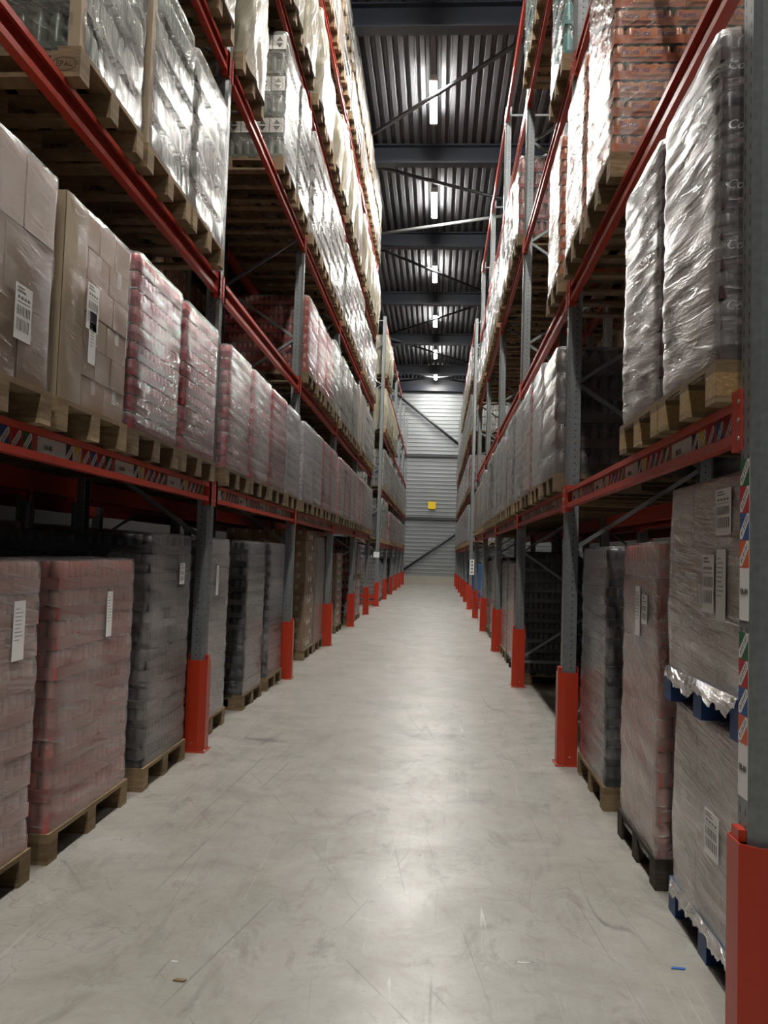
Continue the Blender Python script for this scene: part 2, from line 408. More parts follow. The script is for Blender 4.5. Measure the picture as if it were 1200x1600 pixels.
for s, xx in (('left', -9.0), ('right', 8.0)):
    mb = MB(); mb.box(xx - .1 if s == 'left' else xx, xx if s == 'left' else xx + .1, -14, YEND, 0, 11.3, 'void')  # near-black colour stands in for the shaded racks farther out
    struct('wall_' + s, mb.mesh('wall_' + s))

RBY = [3.6, 8.8, 13.97, 18.94, 24.18, 29.77, 35.45, 41.25]
def roof_beam_mesh(x0=-9, x1=8):
    b = MB()
    b.box(x0, x1, -.13, .13, 10.80, 10.83, 'steel_navy'); b.box(x0, x1, -.13, .13, 11.225, 11.258, 'steel_navy')
    b.box(x0, x1, -.008, .008, 10.83, 11.225, 'steel_navy'); return b.mesh('roof_beam')
rbm = roof_beam_mesh()
for i, y in enumerate(RBY[2:]):
    tag(obj('roof_beam', rbm, None, (0, y, 0)), 'dark navy steel roof beam across the aisle, %s from the camera' % ORD[i], 'beam', 'roof beams')
mb = MB(); mb.box(-9, 8, YEND - .35, YEND - .12, 10.56, 10.95, 'steel_navy')
mb.box(-9, 8, YEND - .30, YEND - .12, 10.95, 11.255, 'steel_dark')
tag(obj('eaves_beam', mb.mesh('eaves_beam')), 'dark steel beam along the top of the silver end wall', 'beam')
BR = [((-1.8, 17.8), (1.4, 14.3), 0), ((-1.75, 19.2), (1.45, 21.0), 0), ((-1.85, 23.3), (1.4, 22.1), 1), ((-1.95, 24.6), (1.4, 28.5), 0),
      ((-2.1, 34.0), (1.25, 30.0), 0), ((-1.5, 35.8), (1.1, 39.0), 0), ((-2.1, 45.0 - 1.0), (1.2, 41.5), 0), ((-1.6, 41.6), (1.15, 44.2), 0)]
where = ['below the nearest ceiling lamp', 'behind the second roof beam', 'pale, before the third roof beam', 'behind the third roof beam',
         'before the fifth roof beam', 'behind the fifth roof beam', 'before the end wall, rising to the right', 'before the end wall, falling to the right']
for k, ((ax, ay), (bx, by), lt) in enumerate(BR):
    d = Vector((bx - ax, by - ay, 0)); a = Vector((ax, ay, 10.9)) - d * .45; b = Vector((bx, by, 10.9)) + d * .45
    if k >= 6: a.y = max(min(a.y, 44.1), 41.0); b.y = max(min(b.y, 44.1), 41.0)
    mb = MB(); mb.tube(a, b, .045, 'steel_light' if lt else 'steel_dark')
    tag(obj('roof_brace', mb.mesh('roof_brace')), ('zinc' if lt else 'dark') + ' steel diagonal brace under the roof, ' + where[k], 'brace', 'roof braces')
for zz, w in ((7.03, 'upper'), (3.59, 'lower')):
    mb = MB(); mb.box(-9, 8, YEND - .16, YEND - .05, zz - .07, zz + .07, 'steel_dark')
    tag(obj('wall_rail', mb.mesh('wall_rail')), '%s dark horizontal rail across the silver end wall' % w, 'rail')
for a, b, w in (((-2.5, YEND - .22, 10.4), (1.5, YEND - .22, 7.3), 'upper dark brace falling to the right across the silver end wall'),
                ((-2.3, YEND - .22, .4), (1.6, YEND - .22, 3.25), 'lower dark brace rising to the right across the silver end wall')):
    mb = MB(); mb.tube(a, b, .07, 'steel_dark'); tag(obj('wall_brace', mb.mesh('wall_brace')), w, 'brace')
mb = MB(); mb.box(-.565, -.145, YEND - .20, YEND - .165, 4.11, 4.51, 'sign_yellow')
mb.box(-.40, -.31, YEND - .165, YEND - .036, 4.2, 4.3, 'steel_dark')
tag(obj('wall_sign', mb.mesh('wall_sign')), 'blank yellow square sign on the silver end wall', 'sign')

# lamps
lt = MB(); lt.box(-.07, .07, -.8, .8, 11.01, 11.04, 'lamp'); ltm = lt.mesh('diffuser')
lc = MB(); lc.box(-.07, .07, -.84, .84, 11.04, 11.10, 'lamp_case'); lc.box(-.075, .075, -.86, -.80, 10.98, 11.04, 'lamp_case'); lc.box(-.075, .075, .80, .86, 10.98, 11.04, 'lamp_case')
lcm = lc.mesh('housing')
hg = MB()
hg.tube((0, 0, 11.10), (0, 0, 11.27), .006, 'bolt', 6)
hgm = hg.mesh('hanger')
for i, y in enumerate([-5.0, .4, 5.8, 11.2, 16.6, 21.6, 27.0, 32.5, 37.9, 42.6]):
    w = '%s in the row from the camera' % ORD[i - 4] if i >= 4 else '%s behind the view, overhead' % ORD[3 - i]
    t = thing('ceiling_lamp', 'long white strip lamp under the roof, ' + w, 'lamp', (-.34, y, 0), 0, 'ceiling strip lamps')
    obj('diffuser', ltm, t); obj('housing', lcm, t); obj('hanger', hgm, t, (0, -.6, 0)); obj('hanger', hgm, t, (0, .6, 0))

# ------------------------------------------------------------------ racks
def prof_post():
    """omega upright, local +x faces the aisle, front plane x=0"""
    o = [(-.10, -.06), (-.022, -.06), (0, -.040), (0, .040), (-.022, .06), (-.10, .06), (-.10, .040), (-.094, .040), (-.094, .054),
         (-.025, .054), (-.006, .036), (-.006, -.036), (-.025, -.054), (-.094, -.054), (-.094, -.040), (-.10, -.040)]
    return o
def post_mesh(h):
    b = MB(); b.prism(prof_post(), 0, h, 'galv'); return b.mesh('post')
POSTM = {h: post_mesh(h) for h in (9.25, 8.85)}
b = MB(); b.box(-.125, .02, -.08, .08, 0, .008, 'galv_plain'); FOOT = b.mesh('foot_plate')
DEPTH = 1.1
BRH = [(.35, 1.0), (1.0, .35)]
def brace_mesh(z0, z1):
    b = MB(); b.bar((-.09, 0, z0), (-DEPTH + .09, 0, z1), .03, .03, 'galv_plain'); return b.mesh('brace')
BRM = [brace_mesh(0, .62), brace_mesh(.62, 0), brace_mesh(0, 0)]

def guard_meshes():
    outer = [(-.115, -.088), (-.02, -.088), (.03, -.05), (.03, .05), (-.02, .088), (-.115, .088)]
    inner = [(-.115, .082), (-.023, .082), (.024, .047), (.024, -.047), (-.023, -.082), (-.115, -.082)]
    b = MB(); b.prism(outer + inner, .004, .69, 'guard_red')
    b.box(.0, .024, -.03, .03, .69, .725, 'guard_red'); b.box(-.115, -.109, -.082, .082, .6, .735, 'guard_red')
    b.box(-.135, .045, -.10, .10, 0, .006, 'guard_red')
    k = MB(); k.lathe(0, 0, [(.008, .006), (.008, .016), (.001, .017)], 'bolt', 6)
    c = MB(); c.tube((0, -.003, 0), (0, .003, 0), .007, 'bolt')
    return b.mesh('shell'), k.mesh('floor_bolt'), c.mesh('clamp_bolt')
GM, GB, GC = guard_meshes()

def beam_mesh(L):
    b = MB(); h = BEAM_H / 2
    p = [(-.045, -h), (.0, -h), (.0, -h + .034), (-.005, -h + .034), (-.005, -h + .006), (-.04, -h + .006), (-.04, h - .006), (-.005, h - .006), (-.005, h - .03), (0, h - .03), (0, h), (-.045, h)]
    b.prism(p, .065, L - .065, 'beam_red', 'y'); return b.mesh('beam')
BEAMM = beam_mesh(PITCH_B)
b = MB(); b.box(-.046, .007, -.022, .022, -.10, .10, 'beam_red'); b.box(.0, .007, -.062, .022, -.10, .10, 'beam_red')
for zz in (-.06, 0, .06): b.tube((.007, -.045, zz), (.011, -.045, zz), .007, 'bolt', 6)
CONM = b.mesh('end_connector')
b = MB(); b.box(-.046, .007, -.022, .022, -.10, .10, 'beam_red'); b.box(.0, .007, -.022, .062, -.10, .10, 'beam_red')
for zz in (-.06, 0, .06): b.tube((.007, .045, zz), (.011, .045, zz), .007, 'bolt', 6)
CONM2 = b.mesh('end_connector')

# shelf-edge label strips, lettering faces the aisle (+x); reading direction: u
def tag_block(mb, u0, v0, w, h, colour, P, barcode=True):
    mb.quad(P(u0, v0, .0004), P(u0 + w, v0, .0004), P(u0 + w, v0 + h, .0004), P(u0, v0 + h, .0004), colour)
    q = [(.02, .05), (.28, .05), (.98, .72), (.98, .98), (.75, .98), (.02, .33)]
    i = len(mb.v); mb.v += [P(u0 + a * w, v0 + c * h, .0008) for a, c in q]; mb.face(tuple(range(i, i + 6)), 'white')
    if barcode:
        for k in range(6):
            tt = .17 + .115 * k; a, c = tt - .035, tt + .0
            ww = .035 if k % 2 else .06
            mb.quad(P(u0 + (a + .12) * w, v0 + (c - .02) * h, .0012), P(u0 + (a + .12 + ww) * w, v0 + (c + .02) * h, .0012),
                    P(u0 + (a + ww) * w, v0 + (c + .17) * h, .0012), P(u0 + a * w, v0 + (c + .13) * h, .0012), 'black')
T_EA5 = text_mesh('EA-05', .032, 'black'); T_EB5 = text_mesh('EB-05', .032, 'black')
def strip_mesh(side):
    """one pallet place: white plate with the code, then coloured barcode tags; 0.84 m long, runs along reading direction"""
    sg = 1 if side == 'L' else -1        # left strips (facing +x) read towards +y, right ones (rotated) too in local frame
    mb = MB()
    def P(u, v, d): return (.0008 + d, u, v)
    mb.quad(P(.0, -.045, 0), P(.42, -.045, 0), P(.42, .045, 0), P(.0, .045, 0), 'cream_paper')
    add_text(mb, T_EA5 if side == 'L' else T_EB5, P(.10, .0, .0004), (0, 1, 0), (0, 0, 1))
    for k, c in enumerate(('black', 'tag_yellow', 'tag_red', 'tag_blue', 'tag_red', 'tag_green')):
        tag_block(mb, .28 + .095 * k, -.045, .075, .09, c, P)
    return mb.mesh('label_strip')
STRIP = dict(L=strip_mesh('L'), R=strip_mesh('R'))

T_EB4, T_EB3 = text_mesh('EB-04', .026, 'black'), text_mesh('EB-03', .026, 'black')
def post_label(tm):
    mb = MB(); W, S = .078, .086
    def P(u, v, d): return (.0012 + d, u, v)
    mb.box(.0003, .0012, -W / 2, W / 2, 0, 4 * S + .165, 'white')
    for k, c in enumerate(('tag_orange', 'tag_blue', 'tag_red', 'tag_green')):
        tag_block(mb, -W / 2, .165 + S * k, W, S, c, P)
    add_text(mb, tm, P(0, .09, .0004), (0, 1, 0), (0, 0, 1))
    return mb.mesh('label_plate')
PL4, PL3 = post_label(T_EB4), post_label(T_EB3)

def frame(s, i, x, rz, label, h, back_only=False):
    t = thing('rack_upright', label, 'rack upright', (x, posty(s, i), 0), rz, 'rack upright frames')
    p = obj('post', POSTM[h], t); obj('foot_plate', FOOT, p)
    p2 = obj('post', POSTM[h], t, (-DEPTH, 0, 0), PI); obj('foot_plate', FOOT, p2)
    z = .30; k = 0
    obj('horizontal_brace', BRM[2], t, (0, 0, z)); z += .05
    while z + .62 < h:
        obj('diagonal_brace', BRM[k % 2], t, (0, 0, z)); z += .64; k += 1
    obj('horizontal_brace', BRM[2], t, (0, 0, h - .12))
    return t

def beam(s, bay, l, x, rz, label, strips=False, z=None):
    zc = lev(s, bay, l) if z is None else z
    y = posty(s, bay)
    base = (x, y, zc) if rz == 0 else (x, y + PITCH_B, zc)
    t = thing('rack_beam', label, 'rack beam', base, rz, 'orange-red rack beams')
    obj('beam', BEAMM, t); obj('end_connector', CONM, t, (0, .085, 0)); obj('end_connector', CONM2, t, (0, PITCH_B - .085, 0))
    if strips:
        for k in range(4):
            obj('label_strip', STRIP[s], t, (-.04, .10 + .88 * k, 0))
    return t

BLOCKS = dict(L=[(0, 5), (6, 11)], R=[(0, 5), (6, 11)])
for s in 'LR':
    x, _, rz = SIDE[s]; sg = 1 if s == 'L' else -1
    n = 0
    for a, b_ in BLOCKS[s]:
        for i in range(a, b_ + 1):
            if posty(s, i) > YEND - .6: continue
            h = 9.25 if a == 0 else 8.85
            f = frame(s, i, x, rz, 'grey perforated upright frame of the %s rack, %s along the aisle%s' % (SN[s], ORD[n], ', carrying white barcode plates' if (s, i) == ('R', 0) else ''), h)
            if (s, i) == ('R', 0):
                obj('label_plate', PL4, f, (0, 0, 1.36), 0, 'white plate reading EB-04 with four coloured barcode tags')
                obj('label_plate', PL3, f, (0, 0, .815), 0, 'white plate reading EB-03 with four coloured barcode tags')
            g = thing('post_guard', 'orange-red steel guard at the foot of the %s upright, %s rack' % (ORD[n], SN[s]), 'post guard', (x, posty(s, i), 0), rz, 'orange-red post guards')
            obj('shell', GM, g)
            for bx, by in ((.036, -.068), (.036, .068), (-.125, -.068), (-.125, .068)): obj('floor_bolt', GB, g, (bx, by, 0))
            for by in (-.0905, .0905): obj('clamp_bolt', GC, g, (-.06, by, .07))
            n += 1
        for bay in range(a, b_):
            for l in range(1, 6):
                if bay >= 6 and l == 5 and bay > 8: continue
                nb = bay if bay < 5 else bay - 1
                beam(s, bay, l, x, rz, 'orange-red %s beam of the %s rack, %s bay, aisle side' % (ORD[l - 1] + '-level', SN[s], ORD[nb]), strips=(l == 1 and bay < 3))
                if bay < 5:
                    yb = posty(s, bay)
                    # rear beam: opens away from the aisle
                    zc = lev(s, bay, l); xb = x - sg * DEPTH
                    t = thing('rack_beam', 'orange-red %s rear beam of the %s rack, %s bay' % (ORD[l - 1] + '-level', SN[s], ORD[nb]), 'rack beam',
                              (xb, yb + PITCH_B if rz == 0 else yb, zc), rz + PI, 'orange-red rack beams')
                    obj('beam', BEAMM, t); obj('end_connector', CONM, t, (0, .085, 0)); obj('end_connector', CONM2, t, (0, PITCH_B - .085, 0))

# ------------------------------------------------------------------ pallets
def pallet_meshes(wx, wy, mat):
    """deck boards run along y (front face shows 3 blocks); returns deck, block, runner and the whole"""
    deck = MB(); nb = 7; w = .11
    for k in range(nb):
        c = -wx / 2 + w / 2 + (wx - w) * k / (nb - 1); deck.box(c - w / 2, c + w / 2, -wy / 2, wy / 2, .122, .144, mat)
    for yy in (-wy / 2 + .05, 0, wy / 2 - .05): deck.box(-wx / 2, wx / 2, yy - .05, yy + .05, .100, .122, mat)
    blk = MB(); blk.box(-.07, .07, -.05, .05, .022, .100, mat)
    run = MB(); run.box(-wx / 2, wx / 2, -.05, .05, 0, .022, mat)
    cx = (-wx / 2 + .07, 0, wx / 2 - .07); cy = (-wy / 2 + .05, 0, wy / 2 - .05)
    whole = MB()
    for yy in cy:
        whole.box(-wx / 2, wx / 2, yy - .05, yy + .05, 0, .022, mat); whole.box(-wx / 2, wx / 2, yy - .05, yy + .05, .1, .122, mat)
        for xx in cx: whole.box(xx - .07, xx + .07, yy - .05, yy + .05, .022, .1, mat)
    for k in range(nb):
        c = -wx / 2 + w / 2 + (wx - w) * k / (nb - 1); whole.box(c - w / 2, c + w / 2, -wy / 2, wy / 2, .122, .144, mat)
    return deck.mesh('pallet'), blk.mesh('block'), run.mesh('bottom_board'), whole.mesh('pallet'), cx, cy
PAL = {}
def pallet(wx, wy, mat):
    k = (wx, wy, mat)
    if k not in PAL: PAL[k] = pallet_meshes(wx, wy, mat)
    return PAL[k]
T_EPAL = text_mesh('EPAL', .038, 'stamp')
b = MB(); add_text(b, T_EPAL, (0, 0, 0), (1, 0, 0), (0, 0, 1))
for k in range(28):
    a0, a1 = 2 * PI * k / 28, 2 * PI * (k + 1) / 28
    b.quad(*[(r1 * .058 * math.cos(t), -.0006, r1 * .033 * math.sin(t)) for r1, t in ((.93, a0), (1, a0), (1, a1), (.93, a1))], 'stamp')
STAMP = b.mesh('stamp')

# ------------------------------------------------------------------ goods
def packs(w, target):
    n = max(1, round(w / target)); return n, w / n
def can_layer(wx, wy, lh, th, col, r=.031, bottle=False):
    b = MB(); X, Y = wx / 2, wy / 2; tm, cm = 'tray_' + col, 'can_' + col
    b.box(-X + .07, X - .07, -Y + .07, Y - .07, 0, lh - .006, 'void', False)
    nx, px = packs(wx, .40); ny, py = packs(wy, .27)
    for i in range(nx):
        for j in range(ny):
            if 0 < i < nx - 1 and 0 < j < ny - 1: continue
            b.box(-X + i * px + .002, -X + (i + 1) * px - .002, -Y + j * py + .002, -Y + (j + 1) * py - .002, 0, th, tm, False)
    def can(cx, cy):
        if bottle:
            b.lathe(cx, cy, [(r, th - .01), (r, lh * .62), (r * .8, lh * .72), (r * .38, lh * .86), (r * .36, lh - .012), (r * .42, lh - .01), (r * .42, lh - .002)], cm, 10, tm)
        else:
            b.lathe(cx, cy, [(r, th - .01), (r, lh - .016), (r * .8, lh - .004)], cm, 10, 'lid')
    n = int(wx / (2 * r + .002)); 
    for k in range(n):
        cx = -X + r + .002 + (wx - 2 * r - .004) * k / (n - 1)
        can(cx, -Y + r + .004); can(cx, Y - r - .004)
    n = int(wy / (2 * r + .002))
    for k in range(1, n - 1):
        cy = -Y + r + .002 + (wy - 2 * r - .004) * k / (n - 1)
        can(-X + r + .004, cy); can(X - r - .004, cy)
    return b
def carton_layer(wx, wy, lh, col, seed):
    b = MB(); X, Y = wx / 2, wy / 2; rnd = random.Random(seed)
    f_ = .62 if lh < .2 else 1
    nx, px = packs(wx, f_ * (.39 if seed % 2 else .30)); ny, py = packs(wy, f_ * (.28 if seed % 2 else .39))
    for i in range(nx):
        for j in range(ny):
            d = rnd.uniform(0, .006); e = rnd.uniform(.003, .007)
            x0, x1, y0, y1 = -X + i * px + e, -X + (i + 1) * px - e, -Y + j * py + e, -Y + (j + 1) * py - e
            if i == 0: x0 += d
            if i == nx - 1: x1 -= d
            if j == 0: y0 += d
            if j == ny - 1: y1 -= d
            b.box(x0, x1, y0, y1, 0.0015, lh - .0015, col, False)
            ym = (y0 + y1) / 2; xm = (x0 + x1) / 2
            if i in (0, nx - 1) and seed % 3 == 0:
                xx = x1 + .0005 if i else x0 - .0005
                b.box(min(xx, xx), xx + .0004, ym - .024, ym + .024, lh * .55, lh - .002, 'tape')
            if i in (0, nx - 1) and rnd.random() < .14:
                xx = x1 + .0006 if i else x0 - .001; b.box(xx, xx + .0004, ym - py * .3, ym + py * .3, lh * .2, lh * .62, 'cream_paper')
            if j in (0, ny - 1):
                yy = y1 + .0004 if j else y0 - .0008
                b.box(xm - .024, xm + .024, yy, yy + .0004, lh * .6, lh - .002, 'tape')
    return b
def shell_mesh(wx, wy, h, film, lh=None, amp=.006, rough=.003, seed=0, gap=.012, lean=0., flare=0., top_bulge=0.):
    """the film: a rounded column around the goods, pinched between layers, skirt over the pallet edge"""
    rnd = random.Random(seed); R = .045; X, Y = wx / 2 + gap, wy / 2 + gap
    per = []; ns = 12
    def seg(ax, ay, bx, by, n):
        for k in range(n): per.append((ax + (bx - ax) * k / n, ay + (by - ay) * k / n))
    def arc(cx, cy, a0, n=4):
        for k in range(n): a = a0 + PI / 2 * k / n; per.append((cx + R * math.cos(a), cy + R * math.sin(a)))
    seg(X, -Y + R, X, Y - R, ns); arc(X - R, Y - R, 0); seg(X - R, Y, -X + R, Y, ns + 4); arc(-X + R, Y - R, PI / 2)
    seg(-X, Y - R, -X, -Y + R, ns); arc(-X + R, -Y + R, PI); seg(-X + R, -Y, X - R, -Y, ns + 4); arc(X - R, -Y + R, 1.5 * PI)
    n = len(per); z0, z1 = (-.055 if film in ('film_diag', 'film_level') else -.03), h + .004
    step = .034 if lh is None else lh / max(3, round(lh / .034))
    nz = max(4, round((z1 - z0) / step)); rings = []
    ph = [rnd.uniform(0, 6.28) for _ in range(8)]
    for k in range(nz + 1):
        z = z0 + (z1 - z0) * k / nz; ring = []
        bul = 0 if lh is None else amp * (abs(math.sin(PI * max(0, z) / lh)) ** .6 - .75)
        for i, (x, y) in enumerate(per):
            t = i / n * 2 * PI
            wob = rough * (math.sin(3 * t + ph[0] + 5 * z) + .7 * math.sin(7 * t + ph[1] - 9 * z) + .6 * math.sin(13 * t + 17 * z + ph[2]) + rnd.uniform(-.25, .25))
            s_ = max(-.010, bul + wob) 
            s_ += flare * math.sin(PI * min(1, max(0, z / h))) * (1 + .5 * math.sin(2 * t + ph[3])) - (lean * max(0, z / h) ** 3)
            r = math.hypot(x / X, y / Y); nx_, ny_ = x / X, y / Y
            m = max(abs(nx_), abs(ny_)); 
            ring.append((x + s_ * (nx_ if abs(nx_) > .9 else nx_ * .3), y + s_ * (ny_ if abs(ny_) > .9 else ny_ * .3), z))
        rings.append(ring)
    top = rings[-1]
    for sc, dz in ((.93, .006 + top_bulge * .5), (.6, .008 + top_bulge), (.2, .006 + top_bulge * 1.05)):
        rings.append([(x * sc, y * sc, z1 + dz + rnd.uniform(-.003, .003)) for x, y, z in top])
    b = MB(); b.rings(rings, film, n, film); return b.mesh('stretch_film')

# kind: (thing name, words, goods kind, colour, film, layer height, tray height, pallet material)
KINDS = {
 'red':     ('can_pallet', 'red drink can trays', 'can', 'red', 'film_milky', .1455, .062, 'wood'),
 'pink':    ('can_pallet', 'pale pink drink can trays', 'can', 'pink', 'film_milky', .1455, .062, 'wood'),
 'black':   ('can_pallet', 'black drink can trays', 'can', 'black', 'film', .123, .05, 'wood'),
 'blackd':  ('can_pallet', 'dark drink can trays', 'can', 'black', 'film_dark', .123, .05, 'wood'),
 'grey':    ('can_pallet', 'grey drink can trays', 'can', 'grey', 'film_milky', .123, .05, 'wood'),
 'slate':   ('can_pallet', 'slate blue drink can trays', 'can', 'slate', 'film', .123, .05, 'wood'),
 'crimson': ('can_pallet', 'crimson drink can trays', 'can', 'crimson', 'film_milky', .0985, .045, 'wood_old'),
 'crimsonc':('can_pallet', 'deep crimson drink can trays', 'can', 'crimson', 'film', .0985, .045, 'wood_old'),
 'lilac':   ('can_pallet', 'grey lilac drink can trays', 'can', 'lilac', 'film_milky', .0985, .045, 'wood'),
 'redtray': ('can_pallet', 'bright red can trays', 'can', 'redtray', 'film_silver', .12, .055, 'wood'),
 'orange':  ('can_pallet', 'orange drink can trays', 'can', 'orange', 'film_silver', .104, .05, 'wood'),
 'cola':    ('can_pallet', 'dark plum drink can trays', 'can', 'cola', 'film_plum', .1035, .045, 'chip'),
 'carton':  ('carton_pallet', 'brown cartons', 'carton', 'carton', 'film_carton', .155, 0, 'wood'),
 'cartonl': ('carton_pallet', 'beige cartons', 'carton', 'carton_light', 'film_carton', .31, 0, 'wood'),
 'cartonm': ('carton_pallet', 'pale wrapped brown cartons', 'carton', 'carton', 'film_milky', .235, 0, 'wood'),
 'cartond': ('carton_pallet', 'film streaked brown cartons', 'carton', 'carton', 'film_level', .26, 0, 'blue_wood'),
 'pinkd':   ('can_pallet', 'rosy can trays in film', 'can', 'red', 'film_diag', .165, .07, 'wood_dark'),
 'silver':  ('bottle_pallet', 'glossy wrapped green bottles', 'bottle', 'green', 'film_silver', .22, .03, 'wood'),
 'silverw': ('bottle_pallet', 'silvery wrapped bottles', 'bottle', 'white', 'film_silver', .22, .03, 'wood'),
 'crumple': ('bottle_pallet', 'crumple wrapped pale bottles', 'bottle', 'white', 'film_crumple', .22, .03, 'wood'),
 'crate':   ('bottle_pallet', 'dark brown bottle crates', 'bottle', 'brown', 'film_dark', .20, .08, 'wood_old'),
 'teal':    ('bottle_pallet', 'teal bottles under glossy film', 'bottle', 'teal', 'film_silver', .25, .03, 'wood'),
 'redb':    ('bottle_pallet', 'red labelled bottles', 'bottle', 'redstripe', 'film', .20, .05, 'wood'),
 'blackb':  ('bottle_pallet', 'black bottles under glossy film', 'bottle', 'black', 'film', .20, .03, 'wood'),
 'cream':   ('covered_pallet', 'goods under a cream plastic cover', 'carton', 'carton_light', 'film_cream', .3, 0, 'wood'),
 'bluew':   ('covered_pallet', 'goods in blue film', 'carton', 'carton', 'film_blue', .3, 0, 'blue_wood'),
}
LAYER = {}; WHOLE = {}; SHELL = {}
def layer_mesh(kind, wx, wy, v=0):
    k = (kind, wx, wy, v)
    if k not in LAYER:
        _, _, gk, col, film, lh, th, pm = KINDS[kind]
        b = can_layer(wx, wy, lh, th, col) if gk == 'can' else can_layer(wx, wy, lh, th, col, .038, True) if gk == 'bottle' else carton_layer(wx, wy, lh, col, v + len(kind))
        LAYER[k] = b.mesh({'can': 'tray_layer', 'bottle': 'bottle_layer', 'carton': 'carton_layer'}[gk])
    return LAYER[k]
def whole_mesh(kind, wx, wy, n):
    k = (kind, wx, wy, n)
    if k not in WHOLE:
        _, _, gk, col, film, lh, th, pm = KINDS[kind]; src = layer_mesh(kind, wx, wy)
        vs = [tuple(v.co) for v in src.vertices]; b = MB()
        b.mats = [m_ for mt in src.materials for m_ in [kk for kk in M if M[kk] == mt][:1]]
        for q in range(n):
            o = len(b.v); b.v += [(x, y, z + q * lh) for x, y, z in vs]
            for p in src.polygons: b.f.append(tuple(o + i for i in p.vertices)); b.m.append(p.material_index); b.sm.append(p.use_smooth)
        WHOLE[k] = b.mesh('goods')
    return WHOLE[k]
def film_shell(kind, wx, wy, h, v):
    k = (kind, wx, wy, round(h, 3), v)
    if k not in SHELL:
        _, _, gk, col, film, lh, th, pm = KINDS[kind]
        if film == 'film_cream': SHELL[k] = shell_mesh(wx, wy, h, film, None, 0, .010, v, .03, .03, .035, .05)
        elif film == 'film_crumple': SHELL[k] = shell_mesh(wx, wy, h, film, lh, .012, .008, v, .012)
        elif gk == 'carton': SHELL[k] = shell_mesh(wx, wy, h, film, None, 0, .003, v, .009)
        else: SHELL[k] = shell_mesh(wx, wy, h, film, lh, .007 if gk == 'can' else .010, .002, v, .010)
    return SHELL[k]

def label_mesh(w, h, style):
    """paper sheet in the plane x=0 facing +x, with bars and lines"""
    b = MB(); b.box(0, .0012, -w / 2, w / 2, 0, h, 'white'); rnd = random.Random(style)
    def bar(u0, u1, v0, v1, m='black'): b.quad(*[(.0016, u, v) for u, v in ((u0, v0), (u1, v0), (u1, v1), (u0, v1))], m)
    if style % 2 == 0:       # barcode label
        for (v0, v1) in ((.16, .38), (.44, .62)):
            u = -w * .40
            while u < w * .36:
                d = rnd.choice((.004, .006, .010)); bar(u, u + d * .6, h * v0, h * v1); u += d + .003
        bar(-w * .4, w * .42, h * .68, h * .69); 
        for q in range(4): bar(-w * .38 + q * w * .2, -w * .38 + q * w * .2 + w * .14, h * .74, h * .79, 'grey_print')
        bar(-w * .4, w * .1, h * .86, h * .89, 'grey_print'); bar(-w * .4, 0, h * .92, h * .95, 'grey_print')
    else:                    # list of lines
        for q in range(9):
            v = h * (.34 + .065 * q); bar(-w * .38, w * (rnd.uniform(.0, .38)), v, v + h * .012, 'grey_print')
    return b.mesh('label_sheet')
LAB = {k: label_mesh(*k) for k in ((.13, .22, 0), (.10, .26, 1), (.16, .17, 2), (.11, .15, 4), (.075, .25, 3))}

USED = set()
def load(s, bay, kind, y0, y1, zbase, height, where, front=None, near=False, depth=1.2, labels=(), v=None, wood=None, wx=None, rot=0., boards=False, stamp=False, group=None, film=None):
    """one wrapped pallet load: thing > pallet, layers, film (, labels)"""
    nm, words, gk, col, fl, lh, th, pm = KINDS[kind]
    pm = wood or pm
    x, _, rz = SIDE[s]; sg = 1 if s == 'L' else -1
    wy = round(y1 - y0, 2); wx = depth
    if wy >= .975: wy = 1.0
    elif wy >= .89: wy = .92
    elif wy >= .84: wy = .86
    elif wy >= .76: wy = .8
    else: wy = .7
    gx, gy = wx - .03, wy - (.16 if kind == 'cream' else .02)
    n = max(1, round((height - .144) / lh)); h = n * lh
    xf = front if front is not None else x + sg * .07
    label = 'pallet of %s, %s' % (words, where)

    if label in USED:
        raise ValueError('label twice: ' + label)
    USED.add(label)
    t = thing(nm, label, 'pallet load', (xf - sg * wx / 2, (y0 + y1) / 2, zbase), rz + rot, group or 'pallet loads in the %s rack' % SN[s])
    v = RND.randrange(3) if v is None else v
    deck, blk, run, whole, cx, cy = pallet(wx, wy, 'wood' if pm == 'chip' else pm)
    if near:
        p = obj('pallet', deck, t)
        for yy in cy:
            obj('bottom_board', run, p, (0, yy, 0))
            for xx in cx: obj('block', blk if pm != 'chip' else CHIPB, p, (xx, yy, 0))
        if stamp: obj('stamp', STAMP, p, (wx / 2 - .075, -wy / 2 - .0005, .061) if s == 'L' else (-wx / 2 + .075, -wy / 2 - .0005, .061))
        for q in range(n):
            o = obj({'can': 'tray_layer', 'bottle': 'bottle_layer', 'carton': 'carton_layer'}[gk], layer_mesh(kind, gx, gy, q % 2 if gk == 'carton' else 0), t,
                    (RND.uniform(-.004, .004), RND.uniform(-.003, .003), .144 + q * lh))
    else:
        obj('pallet', whole, t); obj('goods', whole_mesh(kind, gx, gy, n), t, (0, 0, .144))
    w = obj('stretch_film', film_shell(kind, gx, gy, h, v), t, (0, 0, .144))
    if boards:
        b = CORNER.setdefault(round(h, 3), None)
        if b is None:
            mb = MB(); mb.box(-.055, 0, -.004, 0, 0, h, 'board'); mb.box(-.004, 0, 0, .055, 0, h, 'board'); b = CORNER[round(h, 3)] = mb.mesh('corner_board')
        e = .006
        if s == 'L': obj('corner_board', b, t, (gx / 2 + e, -gy / 2 - e, .144))
        else: obj('corner_board', b, t, (gx / 2 + e, gy / 2 + e, .144), PI / 2)
    for (lk, u, z) in labels:      # label on the aisle face: u along y (world), z above base
        obj('label_sheet', LAB[lk], t, (gx / 2 + .016, (u if s == 'L' else -u), z))
    return t
CORNER = {}
